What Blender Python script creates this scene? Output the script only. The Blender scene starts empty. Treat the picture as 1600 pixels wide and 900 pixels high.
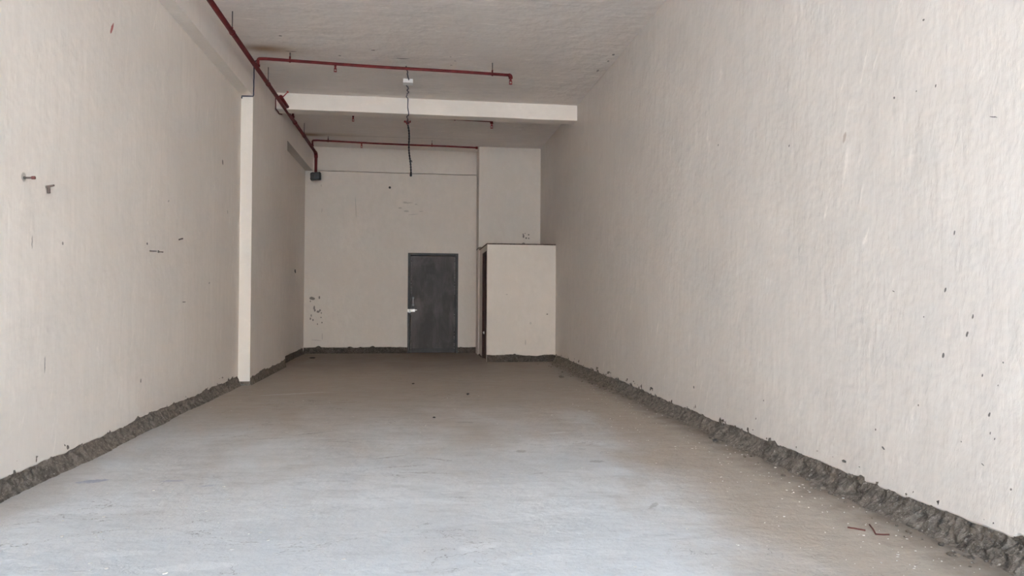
import bpy, bmesh, math, random
from mathutils import Vector, Matrix, noise
random.seed(7)
SC = bpy.context.scene
C = SC.collection

# ------------------------------------------------------------------ camera
YAW, PITCH, ROLL, FPX, CAMH = 0.13293, 0.01503, 0.0058, 1095.9, 1.1832
fwd = Vector((math.sin(YAW)*math.cos(PITCH), math.cos(YAW)*math.cos(PITCH), math.sin(PITCH)))
rgt = Vector((math.cos(YAW), -math.sin(YAW), 0)); up = rgt.cross(fwd)
r2 = rgt*math.cos(ROLL)+up*math.sin(ROLL); u2 = -rgt*math.sin(ROLL)+up*math.cos(ROLL)
cd = bpy.data.cameras.new('camera'); cam = bpy.data.objects.new('camera', cd); C.objects.link(cam)
cd.sensor_width = 36; cd.lens = 36*FPX/1600; cd.clip_start = 0.02; cd.clip_end = 300
cam.matrix_world = Matrix(((r2.x, u2.x, -fwd.x, 0), (r2.y, u2.y, -fwd.y, 0), (r2.z, u2.z, -fwd.z, CAMH), (0, 0, 0, 1)))
SC.camera = cam

# ------------------------------------------------------------------ light: open shop front behind the camera
SKY_COL, SKY_STR = (0.465, 0.80, 1.22), 10.8
SUN_STR, SUN_COL = 48.0, (1.0, 0.90, 0.80)
FRONT_Y, LINTEL, LIGHT_BLOCK_X = -4.6, 4.1, -1.9
w = bpy.data.worlds.new('sky'); SC.world = w; w.use_nodes = True
bg = w.node_tree.nodes['Background']
bg.inputs[0].default_value = (*SKY_COL, 1); bg.inputs[1].default_value = SKY_STR
sd = bpy.data.lights.new('sun', 'SUN'); sd.energy = SUN_STR; sd.color = SUN_COL; sd.angle = math.radians(0.6)
sun = bpy.data.objects.new('sun', sd); C.objects.link(sun)
sun.rotation_euler = (math.radians(-48), math.radians(12), 0)      # shines away from the shop, over its roof onto the street
pd = bpy.data.lights.new('opening_portal', 'AREA'); pd.shape = 'RECTANGLE'; pd.size = 5.0; pd.size_y = LINTEL; pd.cycles.is_portal = True
po = bpy.data.objects.new('opening_portal', pd); C.objects.link(po)
po.location = (0.12, FRONT_Y-0.25, LINTEL/2); po.rotation_euler = (math.radians(90), 0, 0)
SC.view_settings.view_transform = 'Standard'; SC.view_settings.look = 'None'
SC.view_settings.exposure = 0.83; SC.view_settings.gamma = 1; SC.view_settings.use_curve_mapping = False
SC.cycles.max_bounces = 16; SC.cycles.diffuse_bounces = 12

# ------------------------------------------------------------------ room measures (metres)
XL, XC = -2.382, -2.23             # left wall, face of pier and left beam
XR = lambda y: 2.6388-0.00558*y    # right wall
ZC = 4.371                         # ceiling
YB = 15.214                        # back wall
YM, YM2, ZM = 11.28, 11.531, 4.120 # cross beam
YC, YC2 = 9.81, 12.326             # pier
YX, XX, ZX = 12.996, 1.271, 2.190  # cubicle
YU, XU = 14.651, 1.246             # column behind it
ZB1, ZB2 = 3.895, 3.857            # undersides of the left beams
DX0, DX1, DH = -0.222, 0.855, 2.15 # back door

# ------------------------------------------------------------------ helpers
def lin(c): return tuple(((v/255)/12.92 if v/255 <= .04045 else ((v/255+.055)/1.055)**2.4) for v in c)

def tag(o, label=None, cat=None, group=None, kind=None):
    if label: o['label'] = label
    if cat: o['category'] = cat
    if group: o['group'] = group
    if kind: o['kind'] = kind
    return o

def obj(name, bm, m, parent=None, smooth=False):
    bmesh.ops.recalc_face_normals(bm, faces=bm.faces[:])
    me = bpy.data.meshes.new(name); bm.to_mesh(me); bm.free()
    o = bpy.data.objects.new(name, me); C.objects.link(o); me.materials.append(m)
    if smooth:
        for p in me.polygons: p.use_smooth = True
    if parent: o.parent = parent
    return o

def thing(name, label, cat, loc=(0, 0, 0), group=None):
    o = bpy.data.objects.new(name, None); C.objects.link(o); o.location = loc; o.empty_display_size = .1
    return tag(o, label, cat, group)

def box(bm, x0, x1, y0, y1, z0, z1, bev=0):
    v = [bm.verts.new((x, y, z)) for x in (x0, x1) for y in (y0, y1) for z in (z0, z1)]
    fs = [bm.faces.new([v[i] for i in q]) for q in ((0,1,3,2),(4,6,7,5),(0,4,5,1),(2,3,7,6),(0,2,6,4),(1,5,7,3))]
    if bev:
        es = list({e for f in fs for e in f.edges})
        bmesh.ops.bevel(bm, geom=es, offset=bev, segments=2, affect='EDGES', profile=.5)
    return bm

def tube(bm, pts, r, n=12, caps=True):
    pts = [Vector(p) for p in pts]; rs = r if isinstance(r, (list, tuple)) else [r]*len(pts)
    rings = []; ref = None
    for i, p in enumerate(pts):
        d = (pts[min(i+1, len(pts)-1)]-pts[max(i-1, 0)]).normalized()
        if ref is None:
            ref = d.orthogonal().normalized()
        else:
            ref = (ref-d*ref.dot(d)).normalized()
        b = d.cross(ref)
        rings.append([bm.verts.new(p+(ref*math.cos(a)+b*math.sin(a))*rs[i]) for a in [2*math.pi*k/n for k in range(n)]])
    for a, b in zip(rings, rings[1:]):
        for k in range(n): bm.faces.new((a[k], a[(k+1) % n], b[(k+1) % n], b[k]))
    if caps: bm.faces.new(rings[0]); bm.faces.new(rings[-1])
    return bm

def bend(a, c, b, r, n=6):
    """rounded corner at c between a and b"""
    a, b, c = Vector(a), Vector(b), Vector(c)
    p, q = c+(a-c).normalized()*r, c+(b-c).normalized()*r
    return [p.lerp(c, t).lerp(c.lerp(q, t), t) for t in [k/n for k in range(n+1)]]

# ------------------------------------------------------------------ materials
class NT:
    def __init__(s, name):
        s.m = bpy.data.materials.new(name); s.m.use_nodes = True; s.t = s.m.node_tree
        s.b = s.t.nodes['Principled BSDF']; s.co = s.t.nodes.new('ShaderNodeTexCoord').outputs['Object']
    def n(s, kind, **kw):
        nd = s.t.nodes.new('ShaderNode'+kind)
        for k, v in kw.items(): setattr(nd, k, v)
        return nd
    def link(s, a, b): s.t.links.new(a, b)
    def map(s, scale=(1,1,1), loc=(0,0,0), rot=(0,0,0), typ='POINT', src=None):
        m = s.n('Mapping', vector_type=typ); m.inputs['Scale'].default_value = scale
        m.inputs['Location'].default_value = loc; m.inputs['Rotation'].default_value = rot
        s.link(src or s.co, m.inputs['Vector']); return m.outputs[0]
    def noise(s, vec, scale, detail=4, rough=.55, dist=0):
        t = s.n('TexNoise'); t.inputs['Scale'].default_value = scale; t.inputs['Detail'].default_value = detail
        t.inputs['Roughness'].default_value = rough; t.inputs['Distortion'].default_value = dist
        s.link(vec, t.inputs['Vector']); return t.outputs['Fac']
    def rng(s, v, a, b, c=0., d=1., smooth=True):
        t = s.n('MapRange'); t.interpolation_type = 'SMOOTHSTEP' if smooth else 'LINEAR'
        for i, q in zip(('From Min', 'From Max', 'To Min', 'To Max'), (a, b, c, d)): t.inputs[i].default_value = q
        s.link(v, t.inputs['Value']); return t.outputs['Result']
    def math(s, op, a, b=0.):
        t = s.n('Math', operation=op)
        for i, q in enumerate((a, b)):
            if isinstance(q, (int, float)): t.inputs[i].default_value = q
            else: s.link(q, t.inputs[i])
        return t.outputs[0]
    def mix(s, fac, a, b, mode='MIX'):
        t = s.n('Mix', data_type='RGBA', blend_type=mode)
        for i, q in ((0, fac), (6, a), (7, b)):
            if isinstance(q, (int, float)): t.inputs[i].default_value = q
            elif isinstance(q, tuple): t.inputs[i].default_value = (*q[:3], 1)
            else: s.link(q, t.inputs[i])
        return t.outputs[2]
    def bump(s, h, strength, dist=.01, prev=None):
        t = s.n('Bump'); t.inputs['Strength'].default_value = strength; t.inputs['Distance'].default_value = dist
        s.link(h, t.inputs['Height'])
        if prev: s.link(prev, t.inputs['Normal'])
        return t.outputs[0]
    def spots(s, col, lst, axis, wob=.012, k0=1.1):
        """little marks: (centre, radii, turn, colour, strength); axis = the one the surface faces"""
        nz = s.n('TexNoise'); nz.inputs['Scale'].default_value = 40; nz.inputs['Detail'].default_value = 3; s.link(s.co, nz.inputs['Vector'])
        sub = s.n('VectorMath', operation='SUBTRACT'); s.link(nz.outputs['Color'], sub.inputs[0]); sub.inputs[1].default_value = (.5, .5, .5)
        sca = s.n('VectorMath', operation='SCALE'); s.link(sub.outputs[0], sca.inputs[0]); sca.inputs['Scale'].default_value = wob
        add = s.n('VectorMath', operation='ADD'); s.link(s.co, add.inputs[0]); s.link(sca.outputs[0], add.inputs[1])
        groups = {}
        for c, rad, rot, cl, st in lst: groups.setdefault((cl, st), []).append((c, rad, rot))
        for (cl, st), L in groups.items():
            acc = None
            for c, rad, rot in L:
                sc = [0, 0, 0]; k = 0; loc = [0, 0, 0]; ro = [0, 0, 0]; ro[axis] = rot
                for i in range(3):
                    if i == axis: sc[i] = 1000
                    else: sc[i] = rad[k]; loc[i] = c[k]; k += 1
                v = s.map(tuple(sc), tuple(loc), tuple(ro), 'TEXTURE', add.outputs[0])
                ln = s.n('VectorMath', operation='LENGTH'); s.link(v, ln.inputs[0])
                f = s.rng(ln.outputs['Value'], *((2.2, 0.) if cl in SOFT else (1.1, .7)))
                acc = f if acc is None else s.math('MAXIMUM', acc, f)
            col = s.mix(s.math('MULTIPLY', acc, st), col, cl)
        return col
    def out(s, col=None, rough=.9, nrm=None, metal=0, spec=.3):
        if isinstance(col, tuple): s.b.inputs['Base Color'].default_value = (*col, 1)
        elif col is not None: s.link(col, s.b.inputs['Base Color'])
        if isinstance(rough, (int, float)): s.b.inputs['Roughness'].default_value = rough
        else: s.link(rough, s.b.inputs['Roughness'])
        s.b.inputs['Metallic'].default_value = metal; s.b.inputs['Specular IOR Level'].default_value = spec
        if nrm: s.link(nrm, s.b.inputs['Normal'])
        return s.m

RUST = (.26, .12, .04); HALO = (.45, .33, .2); SOFT = (RUST, HALO)
WALL = (0.80, 0.736, 0.676)
DARK = (.05, .045, .04); BROWN = (.25, .12, .05); GREY = (.22, .2, .18)

def plaster(name, base=WALL, stretch=(1, 1, 1), marks=(), axis=0, bumpy=1., scratch=1., tilt=0., seed=0.):
    """hand-trowelled putty: brushed streaks, cloudy patches, pale trowel scratches"""
    t = NT(name); cl = t.noise(t.map((.7, .7, .7), (seed, 3, 5)), 1.3, 5, .6)
    col = t.mix(t.rng(cl, .3, .7), tuple(v*.955 for v in base), tuple(min(1, v*1.03) for v in base))
    st = t.noise(t.map(stretch, (seed, 1, 2)), 9, 6, .65)
    col = t.mix(t.rng(st, .35, .72), col, tuple(v*.955 for v in base[:2])+(base[2]*.95,))
    fine = t.noise(t.map(tuple(q*(3 if q >= 1 else 1) for q in stretch), (seed, 8, 1)), 14, 4, .6)
    col = t.mix(t.rng(fine, .55, .75, 0, .35), col, tuple(min(1, v*1.08) for v in base))
    rv = t.map((1, 1, 1), (0, 0, seed), (tilt if axis == 0 else 0, tilt if axis == 1 else 0, 0))
    wisp = t.noise(t.map(tuple(q if q >= 1 else max(q, .25)*1.5 for q in stretch), (0, 0, 0), (0, 0, 0), 'POINT', rv), 8, 8, .74, .5)
    band = t.noise(t.map((.9, .9, .9), (seed, 9, 9)), 1.1, 3, .5)
    sm = t.math('MULTIPLY', t.rng(wisp, .56, .72), t.rng(band, .42, .60, 0, .85*scratch))
    col = t.mix(sm, col, tuple(min(1, v*1.2) for v in base))
    sw = t.noise(t.map((1.3, 1.3, 1.3) if axis != 2 else (.5, 1.8, 1), (seed+4, 2, 0), (tilt*2.2 if axis == 0 else 0, 0, 0)), 2.6, 7, .68, 1.1)
    col = t.mix(t.rng(sw, .52, .70, 0, .30*scratch), col, tuple(v*.87 for v in base))
    dirt = t.noise(t.map((2, 2, 2), (4, seed, 0)), 30, 3, .7)
    col = t.mix(t.rng(dirt, .70, .78, 0, .3), col, GREY)
    if marks: col = t.spots(col, marks, axis)
    nrm = t.bump(st, .25*bumpy, .012); nrm = t.bump(cl, .5*bumpy, .06, nrm); nrm = t.bump(wisp, .25*bumpy, .01, nrm)
    return t.out(col, .82, nrm, 0, .25)

RED = (.40, .03, .03)
L_MARKS = [((5.805, 3.272), (.016, .062), -.50, RED, .8), ((7.585, 1.128), (.06, .006), 0, DARK, .7), ((4.888, .739), (.008, .06), 0, GREY, .7),
           ((5.093, 1.539), (.012, .012), 0, DARK, .6), ((6.58, 1.649), (.018, .012), 0, DARK, .8), ((4.714, 1.518), (.006, .045), 0, GREY, .7),
           ((8.456, 1.343), (.02, .01), .4, DARK, .7), ((6.477, .45), (.012, .02), 0, DARK, .8), ((4.61, 1.905), (.03, .03), 0, GREY, .6),
           ((8.95, 2.83), (.03, .035), .6, DARK, .7), ((9.2, 2.25), (.012, .03), .3, GREY, .7), ((7.1, 2.1), (.02, .01), .4, GREY, .6)]
R_SRC = [(4.03, 2.194, .02, .045), (3.139, 1.52, .007, .014), (3.199, 1.239, .008, .018), (3.025, 1.109, .007, .016), (3.06, 1.025, .009, .018),
         (3.214, .911, .010, .018), (3.345, 2.66, .01, .008), (3.574, 2.313, .01, .008), (3.26, 2.286, .006, .009), (3.583, 1.236, .012, .003),
         (5.859, 2.543, .010, .012), (3.672, .349, .02, .008), (2.93, .659, .006, .018), (2.926, .574, .005, .008), (2.901, .555, .005, .007),
         (3.391, .634, .006, .009), (3.739, .441, .008, .008), (2.815, .345, .006, .008), (6.391, .351, .02, .02), (5.047, .418, .008, .010),
         (5.168, .261, .01, .012), (2.853, .908, .006, .006), (2.969, .838, .006, .010), (4.679, 2.283, .010, .012), (2.9, 2.033, .03, .003),
         (3.40, 2.30, .006, .006), (3.35, 1.10, .005, .006), (2.88, .80, .004, .006), (3.1, .50, .005, .005), (2.97, .42, .012, .004)]
R_MARKS = [((y, z), (a*.8, b*.8), .35, (BROWN if i == 0 else DARK), (.35 if i == 0 else .8)) for i, (y, z, a, b) in enumerate(R_SRC)]
rr = random.Random(3)
B_MARKS = [((-.621, 3.547), (.028, .028), 0, (.02, .02, .02), .95)]
for x, z, a, b in [(-2.224, 1.165, .05, .035), (-2.20, 1.155, .05, .03), (-2.067, 1.18, .02, .035), (-2.17, .963, .02, .05), (-2.156, .909, .02, .03), (-2.09, .882, .035, .025),
                   (-2.051, .91, .02, .025), (-2.246, .734, .015, .03), (-2.193, .707, .015, .025), (-2.024, .856, .012, .02), (-2.009, .653, .015, .02),
                   (-2.1, .62, .012, .02), (-2.03, .76, .015, .015), (-2.23, .80, .012, .03), (-2.25, 1.10, .012, .02)]:
    B_MARKS.append(((x, z), (a, b), 0, DARK, .7))
for x, z, a, b in [(-.239, 3.226, .11, .012), (-.30, 3.24, .05, .012), (-.062, 3.20, .03, .01), (-.401, 3.113, .04, .02), (-.265, 3.047, .06, .02), (-.12, 2.98, .12, .008), (-2.05, 3.55, .01, .03), (-2.032, 3.02, .008, .05), (-1.33, 3.1, .008, .25), (.05, 3.05, .05, .008), (-2.12, .28, .12, .008), (-2.0, .36, .008, .08)]:
    B_MARKS.append(((x, z), (a, b), rr.uniform(-.1, .1), GREY, .4))
U_MARKS = [((2.198, 2.50), (.02, .04), 0, DARK, .75), ((2.254, 2.464), (.02, .02), 0, DARK, .75), ((2.308, 2.535), (.018, .018), 0, DARK, .75), ((2.31, 2.46), (.015, .018), 0, DARK, .75),
           ((2.19, 2.545), (.015, .015), 0, DARK, .75), ((2.2, 2.34), (.035, .03), 0, DARK, .75), ((2.23, 2.56), (.01, .012), 0, DARK, .7), ((1.29, 2.235), (.06, .03), 0, DARK, .8)]
X_MARKS = [((2.409, .892), (.018, .012), 0, DARK, .8), ((2.093, .723), (.02, .03), 0, GREY, .3), ((1.998, .364), (.012, .06), 0, GREY, .4), ((1.64, 1.26), (.02, .01), 0, GREY, .4)]
C_MARKS = [((-1.98, 9.30), (.20, .09), 0, RUST, .85), ((-1.80, 9.32), (.30, .16), 0, HALO, .45), ((-2.10, 14.1), (.18, .10), 0, RUST, .85), ((-1.75, 14.05), (.5, .12), 0, HALO, .4),
           ((-.23, 9.41), (.10, .012), -.05, DARK, .85), ((-1.66, 9.35), (.085, .010), 0, DARK, .8), ((-1.691, 8.81), (.022, .02), 0, DARK, .7), ((-1.048, 9.42), (.02, .02), 0, DARK, .6), ((-.60, 9.15), (.03, .015), 0, DARK, .8),
           ((2.50, 8.85), (.02, .03), 0, DARK, .8), ((2.5, 9.1), (.015, .03), 0, DARK, .6), ((2.46, 9.5), (.015, .05), 0, GREY, .7), ((.424, 9.582), (.02, .012), 0, DARK, .6), ((.47, 9.40), (.02, .012), 0, DARK, .6), ((-.695, 14.072), (1.9, .012), 0, GREY, .6),
           ((.40, 9.25), (.012, .012), 0, GREY, .7)]

M_left = plaster('plaster_left', stretch=(1, 1.6, .22), marks=L_MARKS, axis=0, tilt=.25, seed=1.)
M_right = plaster('plaster_right', base=(.745, .692, .645), stretch=(1, 1.6, .22), marks=R_MARKS, axis=0, scratch=1.3, tilt=-.35, bumpy=1.3, seed=6.)
M_back = plaster('plaster_back', base=(.71, .648, .592), stretch=(.8, 1, .5), marks=B_MARKS, axis=1, scratch=.4, seed=11.)
M_pale = plaster('plaster_pale', base=(.865, .80, .74), stretch=(.6, .6, .8), axis=1, scratch=.2, bumpy=.4, seed=15.)
M_col = plaster('plaster_column', base=(.71, .65, .595), stretch=(.8, 1, .5), marks=U_MARKS, axis=1, scratch=.3, bumpy=.5, seed=17.)
M_cub = plaster('plaster_cubicle', base=(.71, .645, .585), stretch=(.8, 1, .5), marks=X_MARKS, axis=1, scratch=.2, bumpy=.4, seed=19.)
M_soffit_shade = plaster('shaded_soffit_plaster', base=(.52, .48, .44), stretch=(1, .5, 1), axis=2, scratch=.3, seed=31.)
M_ceil = plaster('plaster_ceiling', base=(.80, .742, .70), stretch=(.25, 1.6, 1), marks=C_MARKS, axis=2, scratch=2.2, tilt=0, bumpy=2.4, seed=23.)

def m_floor():
    t = NT('cement_floor')
    base = (.62, .64, .66)
    c1 = t.noise(t.map((.5, 1.2, 1), (3, 0, 0)), .9, 6, .6, .3)
    col = t.mix(t.rng(c1, .3, .7), tuple(v*.86 for v in base), tuple(v*1.07 for v in base))
    c2 = t.noise(t.map((1, 2.6, 1), (0, 5, 0)), 3.0, 7, .65, .8)
    col = t.mix(t.rng(c2, .48, .70, 0, .7), col, tuple(v*.80 for v in base))
    # brown dust: along the right wall and towards the back
    sp = t.n('SeparateXYZ'); t.link(t.co, sp.inputs[0])
    dn = t.noise(t.map((.8, .5, 1), (7, 1, 0)), 1.6, 5, .6, .5)
    side = t.rng(t.math('ADD', sp.outputs['X'], t.math('MULTIPLY', dn, 1.5)), 1.75, 2.7)
    back = t.rng(t.math('ADD', sp.outputs['Y'], t.math('MULTIPLY', dn, 5.)), 5.2, 11.5, 0, 1.)
    lft = t.rng(t.math('SUBTRACT', t.math('MULTIPLY', dn, .8), sp.outputs['X']), 2.2, 2.75, 0, .6)
    dust = t.math('MAXIMUM', t.math('MAXIMUM', side, back), lft)
    col = t.mix(t.math('MULTIPLY', dust, .88), col, (.37, .305, .24))
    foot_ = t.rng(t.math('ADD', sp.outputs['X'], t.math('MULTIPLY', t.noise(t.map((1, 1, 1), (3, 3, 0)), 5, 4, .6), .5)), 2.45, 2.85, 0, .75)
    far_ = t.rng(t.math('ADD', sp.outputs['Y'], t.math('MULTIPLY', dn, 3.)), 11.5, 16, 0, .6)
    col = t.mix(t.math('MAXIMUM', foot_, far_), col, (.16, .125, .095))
    # pale scuffs and plaster spills
    s1 = t.noise(t.map((1.2, 2.8, 1), (1, 1, 0)), 6, 8, .75, 1.2); s2 = t.noise(t.map((1, 1, 1), (9, 9, 0)), .8, 3, .5)
    col = t.mix(t.math('MULTIPLY', t.rng(s1, .60, .68), t.rng(s2, .48, .64, 0, .45)), col, (.78, .78, .77))
    gr = t.noise(t.map((1, 1, 1), (2, 2, 0)), 55, 5, .75)
    col = t.mix(t.rng(gr, .58, .72, 0, .45), col, (.2, .19, .18)); col = t.mix(t.rng(gr, .36, .28, 0, .3), col, (.7, .7, .68))
    # hairline cracks
    k1 = t.noise(t.map((1, 1.7, 1), (4, 2, 0)), 1.1, 6, .62, .6)
    kr = t.rng(t.math('ABSOLUTE', t.math('SUBTRACT', k1, .5)), .0035, .0012)
    k2 = t.noise(t.map((1, 1, 1), (0, 7, 0)), .9, 3, .5)
    crack = t.math('MULTIPLY', kr, t.rng(k2, .53, .6))
    col = t.mix(t.math('MULTIPLY', crack, .6), col, (.13, .12, .11))
    F = [((-2.052+.0, 4.815), (.10, .045), .3, (.16, .19, .34), .5), ((-1.55, 4.768), (.08, .03), 0, (.18, .20, .34), .35), ((-1.3, 4.62), (.05, .02), .3, (.25, .27, .38), .4)]
    for x, y, a, b, r in [(-.9, 6.3, .20, .018, .5), (-.6, 5.9, .16, .015, -.3), (-.2, 5.3, .18, .014, .4), (.15, 5.2, .14, .012, -.6), (-.1, 5.0, .2, .012, .15), (.45, 6.7, .10, .03, 0), (.8, 5.4, .05, .05, 0), (.05, 4.8, .22, .01, -.2),
                          (1.3, 5.0, .06, .04, 0), (-.75, 6.0, .10, .012, 0), (-1.2, 6.1, .16, .012, .2), (.8, 4.7, .08, .01, .2), (1.35, 3.9, .08, .02, .9), (1.75, 9.9, .2, .02, 0), (-1.5, 12., .3, .03, .2)]:
        F.append(((x, y), (a, b), r, (.22, .20, .185), .45))
    for x, y, a, b, r in [(-.3, 3.62, .18, .008, .1), (-.9, 3.9, .10, .03, 0), (.3, 3.35, .13, .05, .3), (.75, 3.5, .10, .02, -.3), (.1, 6.0, .06, .012, 0), (1.5, 6.6, .05, .02, 0), (.9, 3.2, .10, .04, 0), (-1.5, 8.9, .5, .04, .35), (.5, 3.75, .18, .012, .2), (1.2, 6.1, .14, .02, .3), (-.95, 3.25, .22, .05, .1), (-1.35, 3.45, .18, .04, 0)]:
        F.append(((x, y), (a, b), r, (.74, .75, .755), .3))
    col = t.spots(col, F, 2, .07)
    h = t.noise(t.map((1, 1.3, 1), (0, 0, 0)), 2.2, 8, .68)
    nrm = t.bump(h, .5, .05); nrm = t.bump(gr, .35, .004, nrm); nrm = t.bump(crack, -.5, .004, nrm)
    return t.out(col, t.rng(c2, .3, .7, .62, .85), nrm, 0, .35)
M_floor = m_floor()

def m_rubble(name, a, b):
    t = NT(name)
    n1 = t.noise(t.map((1, 1, 1)), 16, 8, .75, .4); n2 = t.noise(t.map((1, 1, 1), (5, 5, 5)), 60, 4, .7)
    col = t.mix(t.rng(n1, .32, .68), a, b)
    col = t.mix(t.rng(n2, .58, .68, 0, .8), col, (.55, .50, .44)); col = t.mix(t.rng(n2, .40, .30, 0, .6), col, (.06, .05, .045))
    drip = t.noise(t.map((2.2, 2.2, .3), (8, 0, 0)), 9, 4, .6)
    col = t.mix(t.rng(drip, .68, .76, 0, .55), col, (.58, .55, .5))
    nrm = t.bump(n1, .9, .04); nrm = t.bump(n2, .8, .01, nrm)
    return t.out(col, .95, nrm, 0, .1)
M_rub = m_rubble('rough_mortar', (.12, .098, .08), (.33, .285, .24))
M_rubd = m_rubble('dark_rough_mortar', (.06, .052, .046), (.15, .13, .112))

def simple(name, c, rough=.6, metal=0, var=.15, scale=20, spec=.4):
    t = NT(name); nz = t.noise(t.map(), scale, 4, .6)
    col = t.mix(t.rng(nz, .3, .7), tuple(v*(1-var) for v in c), tuple(min(1, v*(1+var)) for v in c))
    return t.out(col, rough, t.bump(nz, .15, .003), metal, spec)
M_redpipe = simple('red_pipe_paint', (.145, .015, .017), .55, 0, .25, 9, .25)
M_redhead = simple('pink_red_cap', (.36, .06, .06), .5)
M_rod = simple('dull_steel', (.14, .13, .12), .5, .6)
M_tip = simple('bare_metal', (.75, .72, .66), .4, .5)
M_wire = simple('dark_cable', (.018, .018, .024), .5)
M_bluewire = simple('blue_grey_cable', (.055, .055, .085), .5)
M_white = simple('white_plastic', (.86, .85, .84), .4, 0, .03)
M_blackbag = simple('black_tape', (.012, .012, .015), .38, 0, .5, 30, .5)
M_frame = simple('charcoal_frame_paint', (.030, .027, .028), .5, 0, .3, 12)
M_chrome = simple('worn_chrome', (.85, .83, .81), .35, .35, .1)
M_brown = simple('red_brown_frame', (.055, .018, .014), .6, 0, .4, 8)
M_slab = simple('cubicle_slab_edge', (.12, .085, .07), .9, 0, .4, 25)
M_stone = simple('grey_stone_chip', (.075, .066, .058), .9, 0, .4, 60)
M_flake = simple('pale_plaster_flake', (.62, .60, .56), .9, 0, .1, 60)
M_twig = simple('dark_red_twig', (.11, .035, .028), .8)
M_road = simple('street_paving', (.42, .40, .37), .95, 0, .1, 2)
M_facade = simple('sunlit_facade_render', (.56, .52, .46), .95, 0, .1, 1)
M_dash = simple('pale_nail_strip', (.42, .40, .40), .7)
M_nail = simple('rusty_nail', (.13, .10, .09), .6, .4, .3, 60)
M_nailred = simple('red_plug', (.15, .05, .045), .7)
def m_leaf():
    t = NT('dark_worn_laminate')
    a = t.noise(t.map((1, 1, .35), (0, 0, 3)), 4.5, 6, .6, .4); b = t.noise(t.map((10, 1, .5)), 9, 3, .6); c = t.noise(t.map((1, 1, .8), (2, 0, 7)), 2.2, 4, .6)
    col = t.mix(t.rng(a, .35, .7), (.042, .036, .037), (.105, .092, .092)); col = t.mix(t.rng(c, .5, .7, 0, .5), col, (.17, .15, .146))
    col = t.mix(t.rng(b, .5, .75, 0, .4), col, (.028, .022, .021))
    return t.out(col, .55, t.bump(b, .2, .002), 0, .35)
M_leaf = m_leaf()

# ------------------------------------------------------------------ walls with a broken plaster edge at the foot
def fbm(s, seed, f=1.): return noise.fractal(Vector((s*f, seed, seed*.37)), .8, 2.1, 5)
def jag(s, seed, z0=.122, amp=.016):
    v = z0+amp*fbm(s, seed, 1.4)+.35*amp*fbm(s, seed+9, 9)
    k = noise.noise(Vector((s*7, seed+3, 0)))
    return min(z0+.045, max(z0-.028, v+(max(0, k-.28)*.10)))

def wall(name, mat, path, ztop, thick, seed=0., z0=.122, amp=.016, holes=(), step=.02, side=1, kind='structure', lip=.018, parent=None, ends=True):
    """path: plan points; the body stands to the left (side=1) or right (side=-1) of the walking direction.
    The visible plaster skin ends in a ragged edge above the floor, the body goes on down behind it."""
    bm = bmesh.new(); P = [Vector((*p, 0)) for p in path]; s0 = 0
    for a, b in zip(P, P[1:]):
        d = (b-a); L = d.length; d.normalize(); nrm = Vector((-d.y, d.x, 0))*side
        segs = []; cur = 0
        for h0, h1, hz in sorted(holes):
            if h0 > cur: segs.append((cur, h0, None))
            segs.append((h0, h1, hz)); cur = h1
        if cur < L: segs.append((cur, L, None))
        for c0, c1, hz in segs:
            if hz is not None:
                p, q = a+d*c0, a+d*c1
                for off0, off1 in ((0, thick),):
                    v = [bm.verts.new(pt+nrm*o+Vector((0, 0, z))) for pt in (p, q) for o in (off0, off1) for z in (hz, ztop)]
                    for f in ((0,1,3,2),(4,6,7,5),(0,4,5,1),(2,3,7,6),(0,2,6,4),(1,5,7,3)): bm.faces.new([v[i] for i in f])
                continue
            n = max(1, int((c1-c0)/step)); prev = None
            for i in range(n+1):
                t = c0+(c1-c0)*i/n; pt = a+d*t; z = jag(s0+t, seed, z0, amp)
                r = [bm.verts.new(pt+Vector((0, 0, ztop))), bm.verts.new(pt+Vector((0, 0, z+.5*lip))), bm.verts.new(pt+nrm*.006+Vector((0, 0, z))), bm.verts.new(pt+nrm*lip+Vector((0, 0, z-.002)))]
                if prev:
                    for k in range(3): bm.faces.new((prev[k], r[k], r[k+1], prev[k+1]))
                else:
                    bm.faces.new([r[0], r[1], r[2], r[3], bm.verts.new(pt+nrm*lip+Vector((0, 0, ztop)))])
                prev = r
            bm.faces.new([prev[0], prev[1], prev[2], prev[3], bm.verts.new(pt+nrm*lip+Vector((0, 0, ztop)))])
            p, q = a+d*c0, a+d*c1
            v = [bm.verts.new(pt+nrm*o+Vector((0, 0, z))) for pt in (p, q) for o in (lip+.03, thick) for z in (-.05, ztop)]
            for f in ((0,1,3,2),(4,6,7,5),(0,4,5,1),(2,3,7,6),(0,2,6,4),(1,5,7,3)): bm.faces.new([v[i] for i in f])
        s0 += L
    o = obj(name, bm, mat, parent)
    if kind: o['kind'] = kind
    return o

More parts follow.
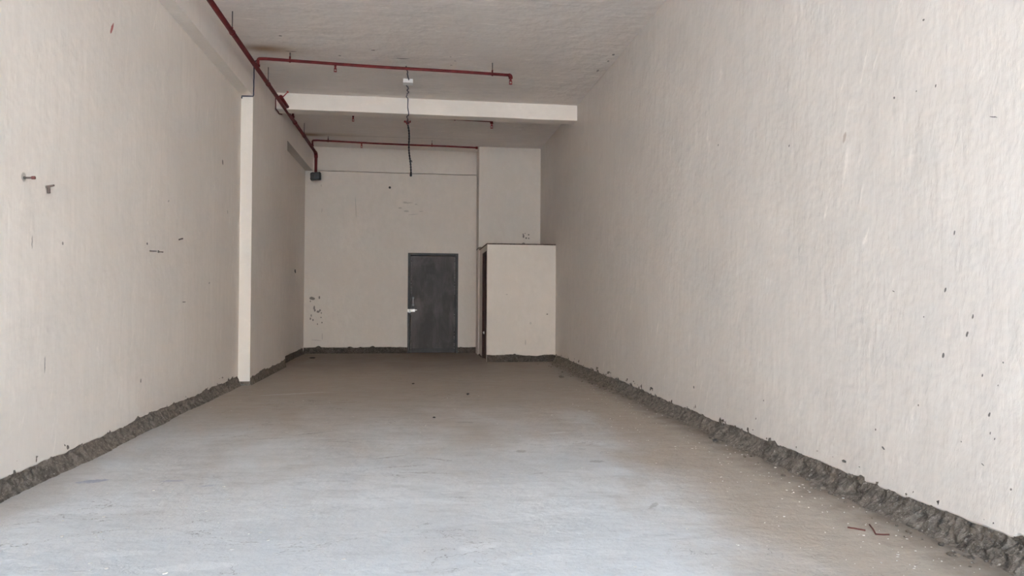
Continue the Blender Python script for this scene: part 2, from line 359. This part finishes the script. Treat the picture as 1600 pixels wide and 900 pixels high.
def foot(name, mat, path, seed, side=1, h=.16, out=.03, rough=.012, step=.018, holes=(), parent=None):
    """the raw mortar band under the plaster, spreading a little onto the floor"""
    bm = bmesh.new(); P = [Vector((*p, 0)) for p in path]
    for a, b in zip(P, P[1:]):
        d = b-a; L = d.length; d.normalize(); nrm = Vector((-d.y, d.x, 0))*side
        cur = 0; segs = []
        for h0, h1 in sorted(holes): segs.append((cur, h0)); cur = h1
        segs.append((cur, L))
        for c0, c1 in segs:
            n = max(2, int((c1-c0)/step)); m = 9; prev = None
            for i in range(n+1):
                t = c0+(c1-c0)*i/n; row = []
                for j in range(m+1):
                    u = j/m; z = h*(1-u)-.008*u
                    o = .014-(out+.014)*(u**3.2)
                    p = a+d*t
                    nn = noise.fractal(Vector((p.x*11+seed, p.y*11, z*22)), .6, 2, 5)+.5*noise.noise(Vector((p.x*42, p.y*42, z*50)))
                    sp = 1+.8*noise.noise(Vector((p.x*2.3, p.y*2.3, seed)))
                    p = p+nrm*(o*(sp if o < 0 else 1)-nn*rough*(1 if j < m else .3)*(u > 0))
                    row.append(bm.verts.new((p.x, p.y, z)))
                if prev:
                    for j in range(m): bm.faces.new((prev[j], row[j], row[j+1], prev[j+1]))
                prev = row
    o = obj(name, bm, mat, parent, smooth=False)
    if not parent: o['kind'] = 'structure'
    return o

Y0 = FRONT_Y
# floor and ceiling
bm = bmesh.new(); box(bm, -2.8, 3.0, Y0-.3, YB+.3, -.25, 0); o = obj('floor', bm, M_floor); o['kind'] = 'structure'
bm = bmesh.new(); box(bm, -2.8, 3.0, Y0-.3, YB+.3, ZC, ZC+.25); o = obj('ceiling', bm, M_ceil); o['kind'] = 'structure'
# side walls
wall('wall_left', M_left, [(XL, Y0), (XL, YC)], ZB1, .35, 1.3, .118, .018)
wall('wall_left', M_left, [(XL, YC2), (XL, YB+.06)], ZB2, .35, 2.3, .12, .01)
wall('wall_right', M_right, [(XR(Y0), Y0), (XR(YB), YB)], ZC, .35, 4.1, .122, .016, side=-1)
# back wall with the door opening; the lintel band above is a beam standing a little proud
o = wall('wall_back', M_back, [(XL-.06, YB), (XU+.02, YB)], ZB2, .3, 5.7, .125, .010, holes=[(DX0-XL+.06, DX1-XL+.06, DH)])
bm = bmesh.new(); box(bm, XC-.1, XU+.02, YB, YB+.3, ZB2+.013, ZC); o = obj('trim_1', bm, M_back); o['kind'] = 'structure'
# column at the right rear corner, standing behind the cubicle
bm = bmesh.new(); box(bm, XU, XR(YB)+.02, YU, YB+.3, 0, ZC, .004); o = obj('trim_2', bm, M_col); o['kind'] = 'structure'
# pier on the left, its two faces
M_pier = plaster('plaster_pier', base=(.79, .73, .67), stretch=(.6, .6, .8), axis=1, scratch=.2, bumpy=.4, seed=15.)
bm = bmesh.new(); box(bm, XL-.05, XC, YC, YC2, .052, ZC)
o = obj('trim_3', bm, M_pier); o['kind'] = 'structure'
# its flank has the brushed finish of the wall
o.data.materials.append(M_left)
for p in o.data.polygons:
    if abs(p.normal.x) > .9 and p.center.x > XC-.01: p.material_index = 1
# left beams along the wall head, in front of and behind the pier
bm = bmesh.new(); box(bm, XL-.3, XC, Y0, YC, ZB1, ZC); o = obj('trim_4', bm, M_left); o['kind'] = 'structure'
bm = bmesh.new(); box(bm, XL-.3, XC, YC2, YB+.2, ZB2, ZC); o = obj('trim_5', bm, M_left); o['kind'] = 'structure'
o.data.materials.append(M_soffit_shade)  # shade painted into the underside's colour, toning down its floor bounce
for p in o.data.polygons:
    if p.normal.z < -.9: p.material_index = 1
# cross beam, slightly uneven lower edge
bm = bmesh.new(); n = 40; prev = None
for i in range(n+1):
    x = XC-.02+(XR(YM)+.02-XC)*i/n; dz = .006*noise.noise(Vector((x*1.3, 2, 0)))+.003*noise.noise(Vector((x*6, 5, 0)))
    row = [bm.verts.new(v) for v in ((x, YM, ZC+.02), (x, YM, ZM+dz), (x, YM2, ZM+dz*.6), (x, YM2, ZC+.02))]
    if prev:
        for k in range(4): bm.faces.new((prev[k], row[k], row[(k+1) % 4], prev[(k+1) % 4]))
    else: bm.faces.new(row)
    prev = row
bm.faces.new(prev); o = obj('trim_6', bm, M_pale); o['kind'] = 'structure'
# front wall over the opening (behind the camera)
bm = bmesh.new(); box(bm, -2.8, 3.0, Y0-.3, Y0, LINTEL, ZC+.6); box(bm, -2.8, LIGHT_BLOCK_X, Y0-.3, Y0, -.05, LINTEL); o = obj('wall_front', bm, M_pale); o['kind'] = 'structure'  # unseen left jamb, added to cut light on the near right wall
# street outside
bm = bmesh.new(); box(bm, -30, 30, -45, Y0-.3, -.3, -.02); o = obj('street_paving', bm, M_road); o['kind'] = 'structure'

# plain facade across the street, in the sun
bm = bmesh.new(); box(bm, -30, 30, -15.5, -15, -.02, 6.5)
for k in range(-5, 6): box(bm, k*5.-1.1, k*5.+1.1, -15.01, -14.7, 3.9, 4.1)
o = obj('street_facade', bm, M_facade); o['kind'] = 'structure'

# raw mortar bands
foot('baseboard_left', M_rub, [(XL, Y0), (XL, YC)], 1., 1, .215, .05, .020)
foot('baseboard_left', M_rubd, [(XL, YC2), (XL, YB)], 2., 1, .18, .03, .012)
foot('baseboard_right', M_rub, [(XR(Y0), Y0), (XR(YX), YX)], 3., -1, .215, .075, .024)
foot('baseboard_back', M_rubd, [(XL, YB), (XU, YB)], 4., 1, .18, .03, .012, holes=[(DX0-XL, DX1-XL)])
M_teal = m_rubble('greenish_mortar', (.16, .17, .155), (.36, .37, .34))
bm = bmesh.new(); box(bm, XL, XC-.008, YC+.008, YC2-.008, 0, .06); o = obj('baseboard_pier', bm, M_rub); o['kind'] = 'structure'
foot('baseboard_pier', M_teal, [(XL, YC+.004), (XC, YC+.004)], 6., 1, .056, .02, .008)
# ragged mortar patch rising over the foot of the pier's flank
def flank():
    bm = bmesh.new(); prev = None; n = 110
    for i in range(n+1):
        y = YC+(YC2-YC)*i/n; u = i/n
        top = .10+.035*u+.03*max(-.6, fbm(y, 3.3, 2.2))+.03*max(0, noise.noise(Vector((y*9, 2, 1)))-.1)
        if i == 0: top = .05
        row = []
        for j in range(7):
            q = j/6; z = top*(1-q)-.006*q
            nn = noise.fractal(Vector((y*14, z*20, 3)), .7, 2, 4)
            row.append(bm.verts.new((XC+(.0 if j == 0 else .004+.006*abs(nn))+.02*q**3, y, z)))
        if prev:
            for j in range(6): bm.faces.new((prev[j], row[j], row[j+1], prev[j+1]))
        prev = row
    o = obj('baseboard_pier', bm, M_rub); o['kind'] = 'structure'
flank()

# ------------------------------------------------------------------ cubicle in the right rear corner
XRX = XR(YX)+.015
wall('wall_cubicle', M_cub, [(XX, YX), (XRX, YX)], ZX, .11, 7.7, .125, .026, step=.012)
D2A, D2B, D2H = YX+.11, YX+.93, 2.075
bm = bmesh.new()
box(bm, XX, XX+.11, D2B, YU, 0, ZX); box(bm, XX, XX+.11, YX+.11, D2B, D2H, ZX)
o = obj('wall_cubicle', bm, M_cub); o['kind'] = 'structure'
foot('baseboard_cubicle', M_rubd, [(XX, YX), (XRX, YX)], 8., 1, .175, .028, .014, step=.014)
foot('baseboard_cubicle', M_rubd, [(XX, YU), (XX, D2B+.02)], 9., 1, .14, .02, .008)
bm = bmesh.new(); box(bm, XX-.012, XRX, YX-.012, YU, ZX, ZX+.022, .003); o = obj('trim_7', bm, M_slab); o['kind'] = 'structure'
# cubicle door, seen edge-on: red-brown frame and shut leaf
bm = bmesh.new()
box(bm, XX-.006, XX+.09, D2A, D2A+.05, 0, D2H); box(bm, XX-.006, XX+.09, D2B-.05, D2B, 0, D2H); box(bm, XX-.006, XX+.09, D2A+.05, D2B-.05, D2H-.05, D2H)
door2 = obj('door_2', bm, M_brown); door2['kind'] = 'structure'
bm = bmesh.new(); box(bm, XX+.03, XX+.065, D2A+.05, D2B-.05, .01, D2H-.05); obj('door_leaf', bm, M_brown, door2)
bm = bmesh.new(); box(bm, XX-.02, XX-.004, D2A+.32, D2A+.42, .50, .545, .003); tube(bm, [(XX-.016, D2A+.30, .522), (XX-.016, D2A+.46, .522)], .007, 8)
obj('door_bolt', bm, M_chrome, door2)

# ------------------------------------------------------------------ back door
bm = bmesh.new(); box(bm, -2.8, 3.0, YB+.29, YB+.5, -.2, ZC+.2); o = obj('wall_leak_blocker', bm, M_back); o['kind'] = 'structure'  # unseen wall added behind the door to stop light leaks
bm = bmesh.new(); fw = .052; yf = YB-.022
box(bm, DX0, DX0+fw, yf, YB+.09, 0, DH, .004); box(bm, DX1-fw, DX1, yf, YB+.09, 0, DH, .004); box(bm, DX0+fw, DX1-fw, yf, YB+.09, DH-fw, DH, .004)
door1 = obj('door_1', bm, M_frame); door1['kind'] = 'structure'
bm = bmesh.new(); lx0, lx1 = DX0+fw+.004, DX1-fw-.004
box(bm, lx0, lx1, YB+.004, YB+.04, .008, DH-fw-.006, .002); leaf = obj('door_leaf', bm, M_leaf, door1)
bm = bmesh.new()                                                    # row of pale nail heads down both edges
for k in range(62):
    z = .10+k*.0318
    if .85 < z < 1.25 or random.random() < .12: continue
    for xx in (lx0+.018, lx1-.018):
        w_ = random.uniform(.007, .015)
        if xx < 0 and z < 1.25: w_ *= .5
        box(bm, xx-w_, xx+w_, YB+.001, YB+.0045, z-.0035, z+.0035)
obj('edge_nailing', bm, M_dash, leaf)
bm = bmesh.new(); box(bm, lx0+.002, lx1-.002, YB, YB+.006, .03, .10, .002); obj('kick_plate', bm, M_frame, leaf)
bm = bmesh.new(); hx = -.107                                         # pull handle with two round roses
tube(bm, bend((hx, YB+.004, 1.185), (hx, YB-.045, 1.185), (hx, YB-.045, 1.1), .03)+bend((hx, YB-.045, 1.1), (hx, YB-.045, 1.03), (hx, YB+.004, 1.03), .03), .0085, 10)
for z in (1.185, 1.03):
    tube(bm, [(hx, YB+.004, z), (hx, YB-.008, z)], [.022, .018], 14)
obj('handle', bm, M_chrome, leaf, True)
bm = bmesh.new()                                                     # sliding bolt with hasp, fixed across leaf and frame
box(bm, -.165, -.065, YB-.012, YB+.004, .885, .945, .004); box(bm, -.222, -.182, YB-.036, YB-.021, .878, .945, .003)
tube(bm, [(-.225, YB-.032, .925), (-.02, YB-.032, .925)], .009, 10); tube(bm, [(-.095, YB-.03, .925), (-.095, YB-.055, .90)], .007, 8)
for xx in (-.155, -.075): box(bm, xx-.009, xx+.009, YB-.044, YB-.01, .905, .945, .003)
latch = obj('sliding_bolt', bm, M_chrome, leaf)
bm = bmesh.new(); box(bm, -.205, -.150, YB-.062, YB-.045, .862, .908, .006)
tube(bm, [(-.193, YB-.053, .905), (-.193, YB-.053, .928), (-.178, YB-.053, .938), (-.163, YB-.053, .928), (-.163, YB-.053, .905)], .005, 8)
obj('padlock', bm, M_white, latch)

# ------------------------------------------------------------------ sprinkler piping
PA, PB = Vector((-2.055, Y0+.02, 4.135)), Vector((-2.092, 14.70, 4.135))
pat = lambda y: PA.lerp(PB, (y-PA.y)/(PB.y-PA.y))
mp = thing('sprinkler_main_pipe', 'long thick red sprinkler main under the ceiling along the left wall', 'pipe', pat(YC))
def at(root, bmf, name, m, smooth=True):
    """mesh written in room coordinates, stored relative to its thing"""
    bmf.transform(Matrix.Translation(-root.location)); return obj(name, bmf, m, root, smooth)
drop = Vector((-2.098, 14.74, 3.752))
bm = bmesh.new(); tube(bm, [PA, pat(5), pat(9), pat(13)]+bend(pat(13), Vector((-2.094, 14.72, 4.135)), drop, .07)+[drop], .029, 16); at(mp, bm, 'pipe_run', M_redpipe)
for y in (6.2, 12.2):
    bm = bmesh.new(); tube(bm, [pat(y-.05), pat(y+.05)], .035, 16); at(mp, bm, 'coupling', M_redpipe)
bm = bmesh.new(); e = Vector((-2.094, 14.72, 4.135)); tube(bm, bend(e+Vector((0, -.11, 0)), e, e+Vector((0, 0, -.11)), .095), .036, 16); at(mp, bm, 'elbow', M_redpipe)
bm = bmesh.new(); tube(bm, [pat(10.75)+Vector((.042, 0, .024)), pat(11.55)+Vector((.042, 0, .024))], .024, 12)
tube(bm, bend(pat(10.75)+Vector((.02, 0, 0)), pat(10.75)+Vector((.042, -.02, .024)), pat(10.85)+Vector((.042, 0, .024)), .02), .03, 12); at(mp, bm, 'bypass_stub', M_redpipe)
bm = bmesh.new(); q = pat(10.8)+Vector((.05, 0, .03)); tube(bm, [q, q+Vector((.075, 0, .085))], .009, 8); tube(bm, [q+Vector((.068, 0, .078)), q+Vector((.072, 0, .083)), q+Vector((.082, 0, .094)), q+Vector((.086, 0, .099))], [.010, .017, .017, .008], 10); at(mp, bm, 'drain_lever', M_redhead)
for y in (8.13, 10.04, 13.17, 4.6):                                        # threaded hanger rods up to the slab
    bm = bmesh.new(); c = pat(y); tube(bm, [c+Vector((0, 0, .03)), Vector((c.x, y, ZC))], .0055, 8); h = at(mp, bm, 'hanger_rod', M_rod)
    bm = bmesh.new(); tube(bm, [c+Vector((0, -.012, 0)), c+Vector((0, .012, 0))], .034, 16); tube(bm, [c+Vector((0, 0, .03)), c+Vector((0, 0, .055))], .010, 8); at(mp, bm, 'pipe_clamp', M_redpipe)
# thin red line clipped along the upper side of the main
bm = bmesh.new(); pts = []
for k in range(60):
    y = Y0+.05+k*.13; 
    if y > 8.0: break
    c = pat(y); pts.append(c+Vector((.030+.012*abs(math.sin(y*1.25+.8)), 0, .030+.022*abs(math.sin(y*1.25+.8)))))
tube(bm, pts, .010, 8); o = obj('conduit', bm, M_redpipe, None, True); tag(o, 'thin dark red conduit slung alongside the near length of the thick ceiling pipe', 'conduit')

def head(root, p, m=M_redhead, s=1.):
    """pendent sprinkler: threaded body, two frame arms, deflector"""
    p = Vector(p); bm = bmesh.new()
    tube(bm, [p, p+Vector((0, 0, -.022*s)), p+Vector((0, 0, -.024*s)), p+Vector((0, 0, -.036*s))], [.012*s, .012*s, .019*s, .017*s], 10)
    for sx in (-1, 1): tube(bm, [p+Vector((sx*.013*s, 0, -.034*s)), p+Vector((sx*.016*s, 0, -.05*s)), p+Vector((0, 0, -.066*s))], .0045*s, 6)
    tube(bm, [p+Vector((0, 0, -.064*s)), p+Vector((0, 0, -.069*s))], .021*s, 14)
    return at(root, bm, 'sprinkler_head', m)

def branch(name_y, z0, z1, x1, r, label, heads, rods, riser_z, endhead=True, start_x=None):
    y = name_y; c = pat(y); zs = lambda x: z0+(z1-z0)*(x-c.x)/(x1-c.x)
    root = thing('sprinkler_branch_pipe', label, 'pipe', (c.x, y, riser_z), 'sprinkler branch pipes crossing the room')
    bm = bmesh.new(); A = Vector((c.x, y, riser_z)); B = Vector((c.x, y, z0)); E = Vector((x1, y, z1))
    tube(bm, [A]+bend(A, B, E, .03)+[Vector((x, y, zs(x)+.004*math.sin(x*2.2))) for x in [c.x+.1+(x1-.02-c.x-.1)*k/14 for k in range(15)]], r, 12); at(root, bm, 'pipe_run', M_redpipe)
    bm = bmesh.new(); tube(bm, [(c.x, y, riser_z+.002), (c.x, y, riser_z+.03)], r*1.45, 12); at(root, bm, 'riser_socket', M_redpipe)
    for x in heads:
        bm = bmesh.new(); tube(bm, [(x, y, zs(x)), (x, y, zs(x)-r-(.045 if 11 < y < 13 else .02))], .015, 10); at(root, bm, 'outlet_socket', M_redpipe)
        head(root, (x, y, zs(x)-r-(.042 if 11 < y < 13 else .018)))
    if endhead:
        bm = bmesh.new(); tube(bm, bend((x1-.05, y, z1), (x1, y, z1), (x1, y, z1-.05), .03)+[Vector((x1, y, z1-.045))], r*1.4, 12); at(root, bm, 'elbow', M_redpipe)
        head(root, (x1, y, z1-.042), s=1.15)
    else:
        bm = bmesh.new(); tube(bm, [(x1-.045, y, zs(x1-.045)), (x1, y, z1)], r*1.5, 12); at(root, bm, 'end_cap', M_redpipe)
    for x in rods:
        bm = bmesh.new(); tube(bm, [(x, y, zs(x)+r*.5), (x, y, ZC)], .006, 8); at(root, bm, 'hanger_rod', M_rod)
        bm = bmesh.new(); tube(bm, [(x-.011, y, zs(x)), (x+.011, y, zs(x))], r*1.25, 12); tube(bm, [(x, y, zs(x)+r), (x, y, zs(x)+r+.035)], .011, 8); at(root, bm, 'pipe_clamp', M_redpipe)
    return root
branch(9.4, 4.272, 4.212, 1.222, .0195, 'red branch pipe nearest the front, crossing the ceiling before the pale beam', [-1.102], [-1.68, .972], 4.165)
branch(12.0, 4.292, 4.238, 1.235, .0185, 'red branch pipe mostly hidden behind the pale cross beam', [-1.107], [-1.6, .6], 4.165)
branch(14.2, 4.282, 4.244, 1.18, .0175, 'dark red branch pipe farthest back, crossing just in front of the back wall', [-1.14], [-1.79, .253], 4.165, endhead=False)
for c in [o for o in C.objects if o.name.startswith('sprinkler_branch_pipe')]: pass

# black wrapped fitting at the foot of the main's drop
bm = bmesh.new(); c0 = Vector((-2.098, 14.74, 3.660))
bmesh.ops.create_icosphere(bm, subdivisions=4, radius=1)
for v in bm.verts:
    p = v.co.copy(); e = 9
    k = (abs(p.x)**e+abs(p.y)**e+abs(p.z)**e)**(-1/e); p *= k
    nn = noise.fractal(p*2.2, .7, 2, 4)*.10
    v.co = c0+Vector((p.x*(.103+.03*nn), p.y*(.085+.03*nn), p.z*(.078+.05*nn)+(.012*p.x)))
fit = obj('wrapped_pipe_fitting', bm, M_blackbag, None, True); tag(fit, 'black wrapped boxy fitting at the lower end of the thick red pipe', 'pipe fitting')

# ------------------------------------------------------------------ junction box and cables
jb = thing('junction_box', 'small white square junction box fixed to the ceiling in front of the beam', 'junction box', (-.17, 10.33, ZC))
bm = bmesh.new(); box(bm, -.24, -.10, 10.26, 10.40, ZC-.045, ZC, .006); at(jb, bm, 'box_body', M_white, False)
bm = bmesh.new(); box(bm, -.243, -.097, 10.257, 10.403, ZC-.058, ZC-.044, .004); at(jb, bm, 'box_cover', M_white, False)

def cable(name, pts, r, m, label, wig=.008, n=12):
    bm = bmesh.new(); P = []
    for a, b in zip(pts, pts[1:]):
        a, b = Vector(a), Vector(b); k = max(2, int((b-a).length/.035))
        for i in range(k):
            p = a.lerp(b, i/k); P.append(p+Vector((wig*noise.noise(p*9), wig*.4*noise.noise(p*9+Vector((5, 0, 0))), 0)))
    P.append(Vector(pts[-1])); tube(bm, P, r, 8)
    o = obj(name, bm, m, None, True); return tag(o, label, 'cable')
cable('ceiling_cable', [(-.187, 9.70, ZC-.008), (-.18, 9.85, ZC-.008), (-.165, 10.1, ZC-.008), (-.16, 10.25, ZC-.02)], .008, M_bluewire, 'short grey cable on the ceiling between the front branch pipe and the white junction box', .02)
cable('ceiling_cable', [(-.18, 10.408, ZC-.02), (-.19, 10.6, ZC-.010), (-.178, 10.9, ZC-.010), (-.195, 11.1, ZC-.010), (-.19, YM-.012, ZC-.012), (-.185, YM-.012, 4.26), (-.192, YM-.012, ZM-.012), (-.19, YM+.1, ZM-.014), (-.192, YM2+.03, ZM-.014), (-.198, 11.97, 4.13)], .008, M_bluewire, 'wavy grey cable from the white junction box over the face of the pale beam', .035)
bm = bmesh.new(); q = Vector((-.198, 12.0, 4.185))
tube(bm, [q+Vector((0, 0, .03)), q+Vector((0, 0, -.01)), q+Vector((0, 0, -.012)), q+Vector((0, 0, -.045)), q+Vector((.002, 0, -.06))], [.016, .016, .03, .028, .01], 12)
tube(bm, [q+Vector((-.03, -.02, -.012)), q+Vector((-.055, -.03, -.004)), q+Vector((-.062, -.03, -.018)), q+Vector((-.03, -.02, -.03))], .010, 8)
tube(bm, [q+Vector((.03, -.01, -.012)), q+Vector((.045, -.02, .0)), q+Vector((.04, -.02, -.03))], .009, 8)
tag(obj('sprinkler_plug', bm, M_redhead, None, True), 'bright red plug under the beam where the dark hanging cable is knotted', 'sprinkler plug')
hc = thing('hanging_cable', 'dark twisted cable hanging freely down from the red plug behind the beam', 'cable', (-.16, 12.0, 4.11))
bm = bmesh.new()
for ph in (0, math.pi):
    P = []
    for k in range(80):
        u = k/79; z = 4.118+(3.285-4.118)*u
        P.append((-.194+.055*u+.012*math.sin(u*9)*(1-u*.6)+.008*math.cos(u*55+ph), 12.0+.008*math.sin(u*55+ph), z))
    tube(bm, P, .0085, 7)
at(hc, bm, 'twisted_pair', M_wire)
bm = bmesh.new(); tube(bm, [(-.139, 12.0, 3.292), (-.139, 12.0, 3.282), (-.138, 12.0, 3.252), (-.137, 12.0, 3.245)], [.008, .021, .021, .012], 12); at(hc, bm, 'lamp_holder', M_wire)
bm = bmesh.new(); tube(bm, [(-.152, 12.0, 3.52), (-.127, 11.992, 3.515), (-.122, 11.99, 3.485)], .006, 7); at(hc, bm, 'loose_wire_end', M_wire)
# cable over the pier head
cable('wall_cable', [(XL+.01, YC-.012, 3.855), (XL+.012, YC-.012, 3.885), (XC+.004, YC-.012, 3.89), (XC+.012, YC-.012, 3.91), (XC+.010, YC-.012, 4.10), (XC+.014, YC-.012, 4.28), (XC+.03, YC-.03, ZC-.008), (-2.12, 9.70, ZC-.006), (-2.06, 9.66, ZC-.006)], .0085, M_bluewire, 'blue-grey cable bent around the head of the left pier and up to the ceiling', .006)
cable('beam_cable', [(XC+.014, YM-.012, ZC-.01), (XC+.010, YM-.012, 4.25), (XC+.012, YM-.012, ZM-.008), (XC+.02, YM+.10, ZM-.014), (XC+.012, YM2+.01, ZM-.012), (XC+.05, YM2+.04, ZM-.012)], .009, simple('dull_red_cable', (.13, .03, .03), .6), 'dull red cable bent round the left end of the pale cross beam', .006)

# ------------------------------------------------------------------ nails and plugs in the left wall
def nail(y, z, L, up_, label, plug=None, hook=False, m=M_nail, r=.006, plate=.009, back=0):
    root = thing('wall_nail', label, 'nail', (XL, y, z), 'nails in the left wall')
    bm = bmesh.new(); tube(bm, [(XL-.005, y, z), (XL+L, y+back, z+up_)], r, 8)
    if hook: tube(bm, [(XL+.012, y, z+.004), (XL+.016, y, z-.04)], .011, 8)
    at(root, bm, 'shank', m)
    if plate:
        bm = bmesh.new(); tube(bm, [(XL-.002, y, z), (XL+.008, y, z)], plate, 10); at(root, bm, 'washer', M_rod)
    if plug:
        bm = bmesh.new(); tube(bm, [(XL+L*.7, y+back*.7, z+up_*.7), (XL+L, y+back, z+up_)], r*1.7, 8); at(root, bm, 'tip', plug)
nail(4.61, 1.90, .064, .002, 'long nail with reddish tip sticking out of the left wall, nearest the front', M_nailred)
nail(4.87, 1.885, .048, .012, 'short grey nail with a hooked base, right of the red-tipped nail', None, True)
nail(6.64, 1.59, .058, -.002, 'left one of two thin level nails midway along the left wall', r=.005, plate=0)
nail(6.84, 1.597, .046, -.004, 'right one of two thin level nails midway along the left wall', r=.005, plate=.012)
nail(7.40, 1.752, .040, .014, 'small dark nail pointing up, above and beyond the paired nails', r=.007, plate=0)
# small plug hole cover in the rear left recess
bm = bmesh.new(); tube(bm, [(XL-.004, 14.073, 1.70), (XL+.012, 14.073, 1.70), (XL+.014, 14.073, 1.70)], [.028, .028, .012], 12)
tube(bm, [(XL+.008, 14.073, 1.70), (XL+.014, 14.06, 1.655)], .008, 8)
tag(obj('wall_plug', bm, M_wire, None, False), 'small black plug in the recessed left wall near the back corner', 'wall plug')

# ------------------------------------------------------------------ things lying on the floor
def stone(x, y, r, label, seed, m=M_stone, flat=.6):
    bm = bmesh.new(); bmesh.ops.create_icosphere(bm, subdivisions=2, radius=r*.75)
    for v in bm.verts:
        v.co *= 1+.45*noise.noise(v.co/r*1.3+Vector((seed, 0, 0))); v.co.z *= flat
    mz = min(v.co.z for v in bm.verts)
    for v in bm.verts: v.co.z -= mz
    o = obj('stone_chip', bm, m); o.location = (x, y, 0); return tag(o, label, 'stone', 'stone chips on the floor')
stone(.613, 8.606, .026, 'dark stone chip lying alone in mid floor, before the cubicle', 1)
stone(.164, 6.985, .022, 'small flat dark stone chip on mid floor, nearest the camera', 2, flat=.35)
stone(2.46, 5.582, .026, 'black stone chip lying at the foot of the right wall', 3)
stone(-2.02, 14.013, .075, 'flat dark rubble lump at the foot of the recessed left wall', 4, flat=.22)
stone(-.06, 9.75, .024, 'tiny dark stone chip on the far floor before the door', 5, flat=.4)
stone(2.14, 10.346, .05, 'flat rubble lump near the right wall just beyond the cubicle corner', 6, M_rub, .4)
def twig(pts, r, label):
    bm = bmesh.new()
    for P in pts: tube(bm, [(x, y, z+r) for x, y, z in P], r, 7)
    return tag(obj('wire_scrap', bm, M_twig, None, True), label, 'wire scrap')
twig([[(2.215, 3.39, .004), (2.24, 3.375, .003), (2.285, 3.345, 0)]], .004, 'short red wire scrap on the dusty floor, left of the forked one')
twig([[(2.345, 3.40, .01), (2.33, 3.35, .004), (2.30, 3.285, 0), (2.335, 3.275, 0), (2.365, 3.272, 0)]], .004, 'forked red wire scrap on the dusty floor by the right wall')
# pale plaster flakes and crumbs
bm = bmesh.new(); rf = random.Random(21)
def flake(x, y, s):
    k = rf.randint(4, 6); a0 = rf.uniform(0, 6.3); h = rf.uniform(.001, .004); el = rf.uniform(.35, 1)
    ro = rf.uniform(0, 6.3); P = []
    for i in range(k):
        a = a0+2*math.pi*i/k; q = s*rf.uniform(.6, 1.2); u, v = q*math.cos(a), q*math.sin(a)*el
        P.append((x+u*math.cos(ro)-v*math.sin(ro), y+u*math.sin(ro)+v*math.cos(ro)))
    lo = [bm.verts.new((a, b, .0003)) for a, b in P]; hi = [bm.verts.new((a, b, h)) for a, b in P]
    bm.faces.new(lo); bm.faces.new(hi)
    for i in range(k): bm.faces.new((lo[i], lo[(i+1) % k], hi[(i+1) % k], hi[i]))
for _ in range(280):
    y = rf.uniform(2.7, 9.5) if rf.random() < .75 else rf.uniform(2.7, 4.6); x = XR(y)-.09-abs(rf.gauss(0, .32))
    flake(x, y, rf.choice((.002, .003, .003, .004, .005, .008)))
for _ in range(90):
    y = rf.uniform(2.8, 9); flake(rf.uniform(-2.2, 1.9), y, rf.choice((.003, .004, .006, .009)))
for _ in range(60):
    y = rf.uniform(3, 4.6); flake(rf.gauss(-1.2, .4), y, rf.choice((.004, .006, .010)))
tag(obj('plaster_flakes', bm, M_flake), 'pale plaster flakes scattered over the floor, thickest along the right wall', 'plaster flakes', kind='stuff')
# crumbs of mortar along the right wall
bm = bmesh.new()
for _ in range(420):
    y = 2.7+11*rf.random()**1.2 if rf.random() < .6 else rf.uniform(8, 12.9); x = XR(y)-.05-abs(rf.gauss(0, .06+.05*(y > 9))); s = rf.choice((.005, .008, .012, .018))
    t = bmesh.ops.create_icosphere(bm, subdivisions=1, radius=s)
    for v in t['verts']: v.co = Vector((v.co.x*rf.uniform(.7, 1.3)+x, v.co.y*rf.uniform(.7, 1.3)+y, v.co.z*.6+s*.35))
tag(obj('mortar_crumbs', bm, M_rub), 'grey brown mortar crumbs fallen along the foot of the right wall', 'mortar crumbs', kind='stuff')
